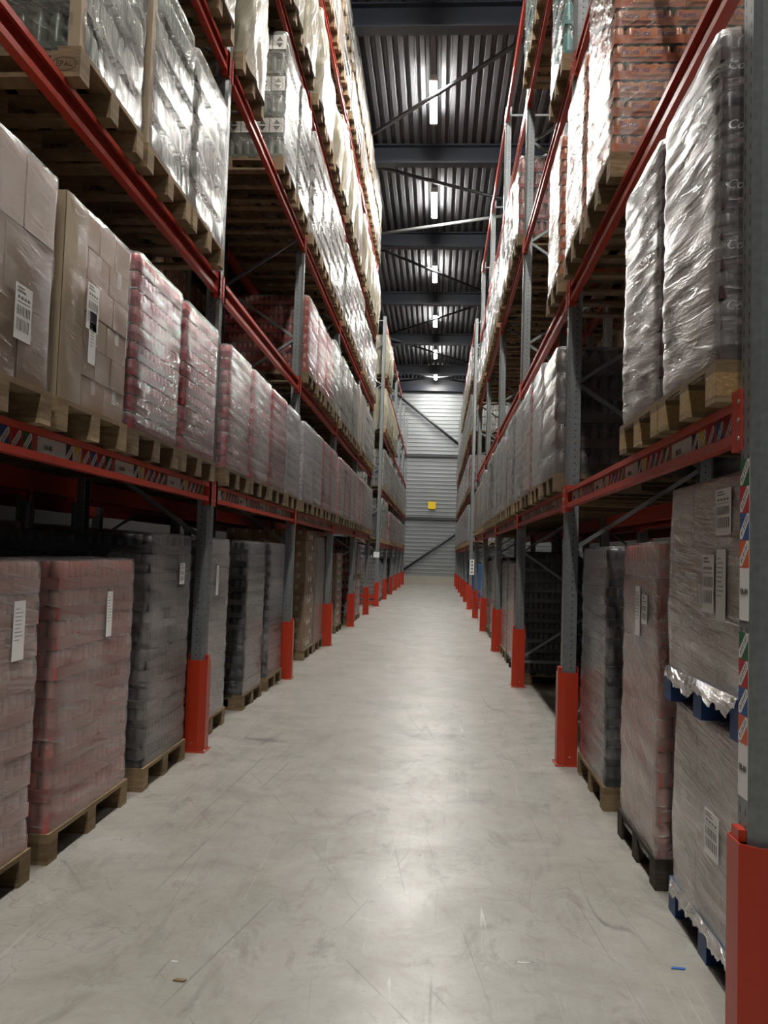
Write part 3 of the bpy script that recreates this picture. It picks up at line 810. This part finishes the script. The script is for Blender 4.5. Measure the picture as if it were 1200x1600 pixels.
b = MB(); b.box(-.07, .07, -.05, .05, .022, .1, 'chip'); CHIPB = b.mesh('block')

def shelf(s, bay, l): return lev(s, bay, l) + BEAM_H / 2
def W(s, bay, l, k):
    nb = bay if bay < 5 else bay - 1
    return '%s rack, %s bay, %s, %s place' % (SN[s], ORD[nb], 'floor' if l == 0 else ORD[l - 1] + ' shelf', ORD[k])
def fill(s, bay, l, kinds, heights, near=False, **kw):
    """four places per shelf; None leaves a place empty"""
    for k, kd in enumerate(kinds):
        if kd is None: continue
        ya = posty(s, bay) + .10 + .87 * k + RND.uniform(-.015, .015)
        hh = heights[k] if isinstance(heights, (list, tuple)) else heights
        load(s, bay, kd, ya, ya + .8, shelf(s, bay, l), hh, W(s, bay, l, k), near=near, rot=RND.uniform(-.008, .008), **kw)
def ground(s, bay, kinds, heights, near=False, **kw):
    for k, kd in enumerate(kinds):
        if kd is None: continue
        ya = posty(s, bay) + .16 + 1.17 * k
        x = SIDE[s][0]; sg = 1 if s == 'L' else -1
        load(s, bay, kd, ya, ya + 1.0, 0, heights[k] if isinstance(heights, (list, tuple)) else heights, W(s, bay, 0, k), front=x - sg * .09, near=near, rot=RND.uniform(-.008, .008), **kw)

# ---- left rack, floor
load('L', 0, 'pink', 2.70, 3.70, 0, 1.453, 'left rack, first bay, floor, nearest the camera', front=-1.815, near=True, labels=(((.10, .26, 1), .28, 1.02),))
load('L', 0, 'red', 3.87, 4.87, 0, 1.453, 'left rack, first bay, floor, second from the camera', front=-1.815, near=True, labels=(((.075, .25, 3), .10, 1.03),))
load('L', 0, 'black', 5.09, 5.95, 0, 1.62, 'left rack, first bay, floor, before the post guard', front=-1.80, near=True, labels=(((.11, .15, 4), .18, 1.28),))
load('L', 1, 'grey', 6.36, 7.22, 0, 1.60, 'left rack, second bay, floor, right behind the post guard', front=-1.84, near=True, labels=(((.075, .25, 3), .0, 1.15),))
load('L', 1, 'blackd', 7.80, 8.66, 0, 1.60, W('L', 1, 0, 1), front=-1.82, near=True)
load('L', 1, 'slate', 8.92, 9.78, 0, 1.60, W('L', 1, 0, 2), front=-1.82, near=True)
load('L', 2, 'carton', 11.55, 12.5, 0, 1.80, W('L', 2, 0, 1), front=-1.85, near=True)
load('L', 2, 'cartonm', 12.56, 13.5, 0, 1.80, W('L', 2, 0, 2), front=-1.85)
load('L', 3, 'carton', 15.6, 16.6, 0, 1.55, W('L', 3, 0, 1), front=-1.90)
load('L', 4, 'redb', 17.55, 18.55, 0, .95, W('L', 4, 0, 0) + ', below', front=-1.83)
load('L', 4, 'redb', 17.55, 18.55, .945, .95, W('L', 4, 0, 0) + ', on top', front=-1.83)
load('L', 4, 'redb', 18.75, 19.75, 0, .95, W('L', 4, 0, 1) + ', below', front=-1.83)
load('L', 4, 'redb', 18.75, 19.75, .945, .75, W('L', 4, 0, 1) + ', on top', front=-1.83)
# ---- left rack, first shelf
z1 = shelf('L', 0, 1)
load('L', 0, 'cartonl', 2.60, 3.40, z1, 1.09, 'left rack, first bay, first shelf, cut by the picture edge', near=True, labels=(((.13, .22, 0), .12, .30),), stamp=False)
load('L', 0, 'carton', 3.46, 4.26, z1, 1.09, 'left rack, first bay, first shelf, with two white labels', near=True, labels=(((.13, .22, 0), -.10, .52), ((.075, .25, 3), -.09, .36)), stamp=True)
load('L', 0, 'crimsonc', 4.34, 5.14, z1, 1.13, W('L', 0, 1, 2), near=True)
load('L', 0, 'crimsonc', 5.21, 6.01, z1, 1.13, W('L', 0, 1, 3), near=True)
fill('L', 1, 1, ['crimson', 'crimson', 'crimsonc', 'lilac'], 1.13, True)
fill('L', 2, 1, ['lilac', 'lilac', 'crimsonc', 'crimson'], 1.13)
fill('L', 3, 1, ['crimson', 'crimsonc', 'crimson', 'crimson'], 1.13)
fill('L', 4, 1, ['crimson', 'crimson', 'lilac', 'lilac'], 1.13)
# ---- left rack, second shelf
z2 = shelf('L', 0, 2)
load('L', 0, 'silver', 3.50, 4.30, z2, 1.47, 'left rack, first bay, second shelf, nearest of three', near=True, boards=True, stamp=True)
load('L', 0, 'silver', 4.37, 5.17, z2, 1.25, 'left rack, first bay, second shelf, middle of three', near=True, boards=True)
load('L', 0, 'silver', 5.22, 6.02, z2, 1.25, 'left rack, first bay, second shelf, farthest of three', near=True)
fill('L', 2, 2, ['redtray', 'redtray', 'redtray', 'silverw'], [1.15, 1.15, 1.15, 1.25])
fill('L', 3, 2, ['silverw', 'silverw', 'silver', 'cartonm'], 1.25)
fill('L', 4, 2, ['cartonm', 'silverw', 'silverw', 'silverw'], 1.25)
# ---- left rack, third to fifth shelf
fill('L', 0, 3, [None, None, 'cream', 'cream'], 1.2)
fill('L', 1, 3, ['cream', None, 'silver', 'silver'], [1.35, 1, 1.47, 1.47])
fill('L', 2, 3, ['silverw', 'silverw', 'silver', 'silverw'], 1.47)
fill('L', 3, 3, ['silver', 'silverw', 'silverw', 'silver'], 1.47)
fill('L', 4, 3, ['silverw', 'silver', 'silverw', 'silverw'], 1.3)
fill('L', 1, 4, ['cream', 'cream', 'cream', 'cream'], 1.3)
fill('L', 2, 4, ['cream', 'cartonm', 'cream', 'cream'], [1.3, 1.2, .9, 1.3])
fill('L', 3, 4, ['cream', 'cream', 'cartonm', 'cream'], 1.2)
fill('L', 4, 4, ['cream', 'cream', 'cream', 'cream'], 1.3)
for bay in (1, 2, 3, 4):
    kk = ['cartonm', 'silverw', 'cartonm', 'silverw']
    for k in range(4):
        ya = posty('L', bay) + .10 + .87 * k; hh = .144 + 3 * .235 if kk[k] == 'cartonm' else .144 + 3 * .22
        load('L', bay, kk[k], ya, ya + .8, shelf('L', bay, 5), hh, W('L', bay, 5, k) + ', below')
        load('L', bay, kk[(k + bay) % 4], ya, ya + .8, shelf('L', bay, 5) + hh + .02, .9, W('L', bay, 5, k) + ', on top')
# ---- left rack beyond the cross aisle
ground('L', 6, ['grey', 'bluew', 'crumple'], [1.5, 1.3, 1.3]); ground('L', 7, ['redb', 'silverw', None], 1.3)
ground('L', 8, ['crumple', 'redb', 'grey'], 1.35); ground('L', 9, ['crumple', 'grey', 'redb'], 1.35); ground('L', 10, ['grey', 'crumple', None], 1.3)
fill('L', 6, 1, ['blackb', 'crumple', 'redb', None], 1.35); fill('L', 7, 1, ['redb', 'redb', 'crumple', 'redb'], 1.1)
fill('L', 8, 1, ['redb', 'crumple', 'redb', 'redb'], 1.05); fill('L', 9, 1, ['crumple', 'redb', 'crumple', 'redb'], 1.05); fill('L', 10, 1, ['redb', 'redb', 'redb', None], 1.05)
for bay in (6, 7, 8, 9, 10): fill('L', bay, 2, ['crumple', 'silver', 'crumple', 'silverw'] if bay < 10 else ['crumple', 'silverw', 'crumple', None], 1.35)
fill('L', 6, 3, ['cream', 'cream', 'cream', 'cream'], 1.3); fill('L', 7, 3, ['cream', 'cream', 'cream', None], 1.2)
fill('L', 6, 4, ['cream', 'cream', 'cream', None], 1.3)

# ---- right rack, floor
load('R', 0, 'cartond', 2.86, 3.82, 0, .915, 'right rack, first bay, floor, under the blue pallet', front=1.07, near=True, labels=(((.16, .17, 2), -.10, .42),), group='pallet loads in the right rack')
load('R', 0, 'cartond', 2.84, 3.80, .93, .915, 'right rack, first bay, stacked on another, with printed labels', front=1.035, near=True, labels=(((.13, .22, 0), -.12, .42), ((.10, .26, 1), -.26, .40), ((.16, .17, 2), -.28, .71)))
load('R', 0, 'pinkd', 3.98, 4.80, 0, 1.66, 'right rack, first bay, floor, middle', front=1.06, near=True, labels=(((.10, .26, 1), .0, 1.15), ((.11, .15, 4), -.14, 1.22)))
load('R', 0, 'blackd', 5.20, 6.10, 0, 1.60, 'right rack, first bay, floor, beside the second post guard', front=1.06, near=True, film='film')
load('R', 2, 'blackd', 10.16, 11.12, 0, 1.60, W('R', 2, 0, 0), front=1.06, near=True)
load('R', 2, 'pinkd', 11.32, 12.3, 0, 1.50, W('R', 2, 0, 1), front=1.06)
load('R', 2, 'grey', 12.5, 13.48, 0, 1.55, W('R', 2, 0, 2), front=1.06)
ground('R', 3, ['blackb', 'blackb', 'silver'], 1.5); ground('R', 4, ['blackb', 'grey', None], 1.45)
# ---- right rack, first shelf
z1 = shelf('R', 0, 1)
COLA = load('R', 0, 'cola', 2.76, 3.44, z1, 1.28, 'right rack, first bay, first shelf, nearest the camera', front=.905, near=True)
load('R', 0, 'cola', 3.49, 4.17, z1, 1.28, 'right rack, first bay, first shelf, second along', front=.905, near=True)
fill('R', 1, 1, ['crate', 'lilac', 'crimson', 'lilac'], [1.15, 1.2, 1.2, 1.2], True)
fill('R', 2, 1, ['grey', 'cartonm', 'lilac', 'lilac'], 1.2)
fill('R', 3, 1, ['crumple', 'lilac', 'cartonm', 'lilac'], 1.2); fill('R', 4, 1, ['cartonm', 'cartonm', 'cartonl', 'cartonm'], 1.1)
# ---- right rack, second to fourth shelf
z2 = shelf('R', 0, 2)
FANTA = load('R', 0, 'orange', 4.48, 5.28, z2, 1.5, 'right rack, first bay, second shelf, nearest', near=True, stamp=True)
load('R', 0, 'orange', 5.36, 6.16, z2, 1.3, 'right rack, first bay, second shelf, farther', near=True)
load('R', 1, 'orange', 6.44, 7.14, z2, 1.25, W('R', 1, 2, 0), near=True)
fill('R', 1, 3, ['teal', None, None, None], 1.4)
fill('R', 2, 3, ['redb', 'crumple', 'crumple', 'crumple'], [1.2, 1.3, 1.3, 1.2])
fill('R', 3, 3, ['crumple'] * 4, 1.2); fill('R', 4, 3, ['crumple'] * 4, 1.1)
fill('R', 1, 4, [None, None, 'teal', 'teal'], 1.4)
# ---- right rack beyond the cross aisle
ground('R', 6, ['bluew', 'bluew', None], [1.25, 1.25, 1]); ground('R', 7, ['grey', 'bluew', 'cartonm'], [.8, 1.3, 1.2]); ground('R', 8, ['bluew', 'crumple', 'crumple'], 1.3)
ground('R', 9, ['crumple', 'redb', 'grey'], 1.3); ground('R', 10, ['redb', 'crumple', None], 1.3)
for bay in (6, 7, 8, 9, 10):
    e = None if bay == 10 else 'crumple'
    fill('R', bay, 1, ['lilac', 'grey', 'crumple', e], 1.2)
    fill('R', bay, 2, ['redb', 'crimson', 'redb', 'crimson' if e else None], 1.1)
    fill('R', bay, 3, ['crumple', 'crumple', 'crumple', e], 1.3)
    if bay < 9: fill('R', bay, 4, ['crumple', 'crumple', 'crumple', 'crumple'], 1.1)

# ---- back-to-back rows behind both racks, glimpsed through the gaps
def back_frame(s, i, label):
    x, _, rz = SIDE[s]; sg = 1 if s == 'L' else -1
    t = thing('rack_upright', label, 'rack upright', (x - sg * (2 * DEPTH + .34), posty(s, i), 0), rz + PI, 'rear rack upright frames')
    p = obj('post', POSTM[9.25], t); obj('foot_plate', FOOT, p); p = obj('post', POSTM[9.25], t, (-DEPTH, 0, 0), PI); obj('foot_plate', FOOT, p)
    z = .35; k = 0
    while z + .62 < 9.25:
        obj('diagonal_brace', BRM[k % 2], t, (0, 0, z)); z += .64; k += 1
def back_beam(s, bay, l, inner):
    x, _, rz = SIDE[s]; sg = 1 if s == 'L' else -1
    xb = x - sg * (DEPTH + .34 + (0 if inner else DEPTH)); r = rz if inner else rz + PI
    t = thing('rack_beam', 'orange-red %s-level %s beam of the row behind the %s rack, %s bay' % (ORD[l - 1], 'near' if inner else 'far', SN[s], ORD[bay]), 'rack beam',
              (xb, posty(s, bay) + (PITCH_B if abs(r - PI) < .1 else 0), lev(s, bay, l)), r, 'rear rack beams')
    obj('beam', BEAMM, t); obj('end_connector', CONM, t, (0, .085, 0)); obj('end_connector', CONM2, t, (0, PITCH_B - .085, 0))
def back_load(s, bay, l, k, kind, h):
    x, _, rz = SIDE[s]; sg = 1 if s == 'L' else -1
    three = l == 0
    ya = posty(s, bay) + ((.16 + 1.17 * k) if three else (.10 + .87 * k))
    load(s, bay, kind, ya, ya + (1.0 if three else .8), 0 if three else shelf(s, bay, l), h,
         'row behind %s rack, %s bay, %s, %s place' % (SN[s], ORD[bay], 'floor' if three else ORD[l - 1] + ' shelf', ORD[k]),
         front=x - sg * (DEPTH + .29), group='pallet loads in the row behind the %s rack' % SN[s])
BK = {('L', 0): ('cartonl', 1.7), ('L', 1): ('carton', 1.25), ('L', 2): ('carton', 1.3), ('L', 3): ('silver', 1.3),
      ('R', 0): ('blackd', 1.6), ('R', 1): ('crate', 1.15), ('R', 2): ('carton', 1.2), ('R', 3): ('cartonl', 1.2)}
for s, nb in (('L', 4), ('R', 5)):
    for i in range(0, nb + 1): back_frame(s, i, 'grey upright frame of the row behind the %s rack, %s along' % (SN[s], ORD[i]))
    for bay in range(nb):
        for l in range(1, 5):
            back_beam(s, bay, l, True)
            if l < 4: back_beam(s, bay, l, False)
        for l in range(0, 4):
            kd, hh = BK[(s, l)]
            for k in range(3 if l == 0 else 4):
                if (bay * 7 + l * 3 + k * 5) % 11 == 3 or (s == 'R' and l == 1 and bay == 0): continue
                back_load(s, bay, l, k, kd, hh)

# ---- rack-end barriers, plates and scraps
b = MB()
b.box(-1.16, .02, -.03, .03, .06, .16, 'guard_red'); RAIL1 = b.mesh('rail')
b = MB(); b.box(-1.16, .02, -.03, .03, .24, .34, 'guard_red'); RAIL2 = b.mesh('rail')
b = MB(); b.box(-.05, .05, -.05, .05, .006, .72, 'guard_red'); b.box(-.10, .10, -.09, .09, 0, .006, 'guard_red'); ENDP = b.mesh('end_post')
for s in 'LR':
    x, _, rz = SIDE[s]
    t = thing('rack_end_barrier', 'low orange-red barrier across the near end of the far %s rack' % SN[s], 'barrier', (x, posty(s, 6) - .32, 0), rz)
    obj('rail', RAIL1, t); obj('rail', RAIL2, t); obj('end_post', ENDP, t, (.0, 0, 0)); obj('end_post', ENDP, t, (-1.14, 0, 0))
b = MB(); b.box(-.09, .09, -.004, 0, 0, .17, 'white')
t = obj('upright_plate', b.mesh('upright_plate'), None, (XL - .08, posty('L', 6) - .063, 1.45)); tag(t, 'blank white square plate on the first upright of the far left rack', 'sign')
b = MB(); b.box(-.065, .065, -.004, 0, 0, .46, 'white')
for k in range(4):
    for a, c in (((-.035, .06), (0, .03)), ((.035, .06), (0, .03))):
        pass
    z = .05 + .105 * k; b.quad((-.035, -.0046, z), (.035, -.0046, z), (.03, -.0046, z + .05), (-.03, -.0046, z + .05), 'grey_print')
t = obj('upright_plate', b.mesh('upright_plate'), None, (XR + .09, posty('R', 6) - .063, 1.02)); tag(t, 'tall white plate with dark marks on the first upright of the far right rack', 'sign')

def scrap(name, pts, h, mat, loc, label, cat):
    b = MB(); b.prism(pts, 0, h, mat); tag(obj(name, b.mesh(name), None, loc), label, cat)
scrap('wood_chip', [(-.022, -.006), (.020, -.010), (.024, .004), (-.014, .008)], .006, 'wood', (-.87, 2.93, 0), 'small wood splinter on the floor near the camera, left of centre', 'scrap')
scrap('paper_scrap', [(-.012, -.004), (.012, -.003), (.010, .004), (-.011, .003)], .002, 'white', (-.93, 3.06, 0), 'tiny white paper scrap just behind the wood splinter', 'scrap')
scrap('paper_strip', [(-.022, -.003), (.0, -.006), (.024, .001), (.023, .006), (.0, 0), (-.021, .004)], .002, 'white', (.37, 3.22, 0), 'thin white paper strip on the floor, right of centre', 'scrap')
scrap('plastic_scrap', [(-.028, -.005), (.022, -.008), (.028, .004), (-.02, .008)], .004, 'pvc_blue', (.955, 3.25, 0), 'blue plastic scrap on the floor beside the blue pallet', 'scrap')

# vertical print on the lone brown carton stack far down the left floor
LONE = [o for o in bpy.data.objects if o.get('label', '').endswith(W('L', 3, 0, 1))][0]
VT = text_mesh('OVDOY', .34, 'stamp')
b = MB(); add_text(b, VT, (0, 0, 0), (0, 0, 1), (-1, 0, 0)); obj('lettering', b.mesh('lettering'), LONE, (.22, -.507, .78))

# black diamond print on the wrapped bottle packs that face the camera, top left
b = MB()
for k in range(8):
    u = -.52 + .148 * k
    b.quad((u - .07, 0, 0), (u + .07, 0, 0), (u + .07, 0, .15), (u - .07, 0, .15), 'cream_paper')
    for v0, d in ((.085, 1), (.065, -1)):
        i = len(b.v); b.v += [(u - .035, -.001, v0), (u + .035, -.001, v0), (u, -.001, v0 + d * .05)]; b.face((i, i + 1, i + 2) if d > 0 else (i, i + 2, i + 1), 'black')
PRN = b.mesh('printed_wrap')
for o in list(bpy.data.objects):
    lb = o.get('label', '')
    if 'green bottles' in lb and ('nearest of three' in lb or lb.endswith(W('L', 1, 3, 2))):
        for q in range(0, 6, 2): obj('printed_wrap', PRN, o, (0, -.398, .144 + .22 * q + .22 + .03))

# beige board wrapped round one corner of the carton load with two labels
BX = [o for o in bpy.data.objects if o.get('label', '').endswith('with two white labels')][0]
b = MB(); b.box(-.585, .589, -.398, -.394, 0, .93, 'board'); b.box(.586, .590, -.398, -.17, 0, .93, 'board')
obj('board_sheet', b.mesh('board_sheet'), BX, (0, 0, .145))

# neighbouring aisles have the same strip lamps
for s, xx in (('right', 5.7),):
    for i, y in enumerate([2.5, 8.5, 14.5, 20.5]):
        t = thing('ceiling_lamp', 'white strip lamp over the aisle beyond the %s rack, %s from the camera' % (s, ORD[i]), 'lamp', (xx, y, 0), 0, 'strip lamps of the next aisles')
        obj('diffuser', ltm, t); obj('housing', lcm, t); obj('hanger', hgm, t, (0, -.6, 0)); obj('hanger', hgm, t, (0, .6, 0))

# torn film tails hanging over the blue pallets
def tail_mesh(seed):
    rnd = random.Random(seed); b = MB(); n = 52; W_ = .86
    rows = [[], [], []]
    for k in range(n + 1):
        y = -W_ / 2 + W_ * k / n; low = min(.118, max(.058, (low if k else .09) + rnd.uniform(-.016, .016)))
        for r, (z, o) in enumerate(((.150, 0), ((.150 + low) / 2, rnd.uniform(.006, .016)), (low, rnd.uniform(.002, .014)))): rows[r].append((o, y, z))
    i0 = len(b.v)
    for r in rows: b.v += r
    for r in range(2):
        for k in range(n):
            a = i0 + r * (n + 1) + k; b.face((a, a + 1, a + n + 2, a + n + 1), 'film_tail', True)
    return b.mesh('film_tail')
for o in list(bpy.data.objects):
    lb = o.get('label', '')
    if 'under the blue pallet' in lb or 'with printed labels' in lb: obj('film_tail', tail_mesh(len(lb)), o, (.60, 0, 0))

# lettering on the near faces of the orange and plum trays
FT = text_mesh('Fanta', .046, 'print_blue', .15)
CT = text_mesh('Coca-Cola', .046, 'print_white', .35)
b = MB(); o = Vector((0, 0, 0))
for k in range(4):
    u = -.47 + .31 * k
    b.quad(*[(u + a, -.0003, c) for a, c in ((-.05, -.028), (.18, -.028), (.18, .030), (-.05, .030))], 'print_orange')
    for d in (0, .135): add_text(b, FT, (u + d, -.0006, 0), (1, 0, 0), (0, 0, 1))
FTM = b.mesh('lettering')
b = MB()
for k in range(4):
    add_text(b, CT, (-.44 + .30 * k, 0, .018), (1, 0, 0), (0, 0, 1))
    if True: b.quad(*[(-.44 + .30 * k + a, -.0004, c) for a, c in ((-.06, -.047), (.06, -.047), (.06, -.027), (-.06, -.027))], 'pink_label')
CTM = b.mesh('lettering')
for t, me, lh, n, wy, dz in ((FANTA, FTM, .104, 13, .8, .052), (COLA, CTM, .1035, 11, .7, .062)):
    for q in range(n):
        obj('lettering', me, t, (((q % 2) * .06 - .03), (wy - .02) / 2 + .0045, .144 + q * lh + dz), PI)

# ------------------------------------------------------------------ world + render look
sc = bpy.context.scene
w = bpy.data.worlds.new('world'); sc.world = w; w.use_nodes = True
w.node_tree.nodes['Background'].inputs[0].default_value = (.85, .92, 1.0, 1); w.node_tree.nodes['Background'].inputs[1].default_value = .06
sc.view_settings.view_transform = 'Standard'; sc.view_settings.look = 'None'; sc.view_settings.gamma = 1
sc.view_settings.use_curve_mapping = False; sc.view_settings.exposure = 0.40
sc.cycles.use_denoising = True
sc.cycles.use_adaptive_sampling = True; sc.cycles.adaptive_threshold = .045
sc.cycles.max_bounces = 6; sc.cycles.diffuse_bounces = 3; sc.cycles.glossy_bounces = 2; sc.cycles.transparent_max_bounces = 9
sc.cycles.sample_clamp_indirect = 6.0
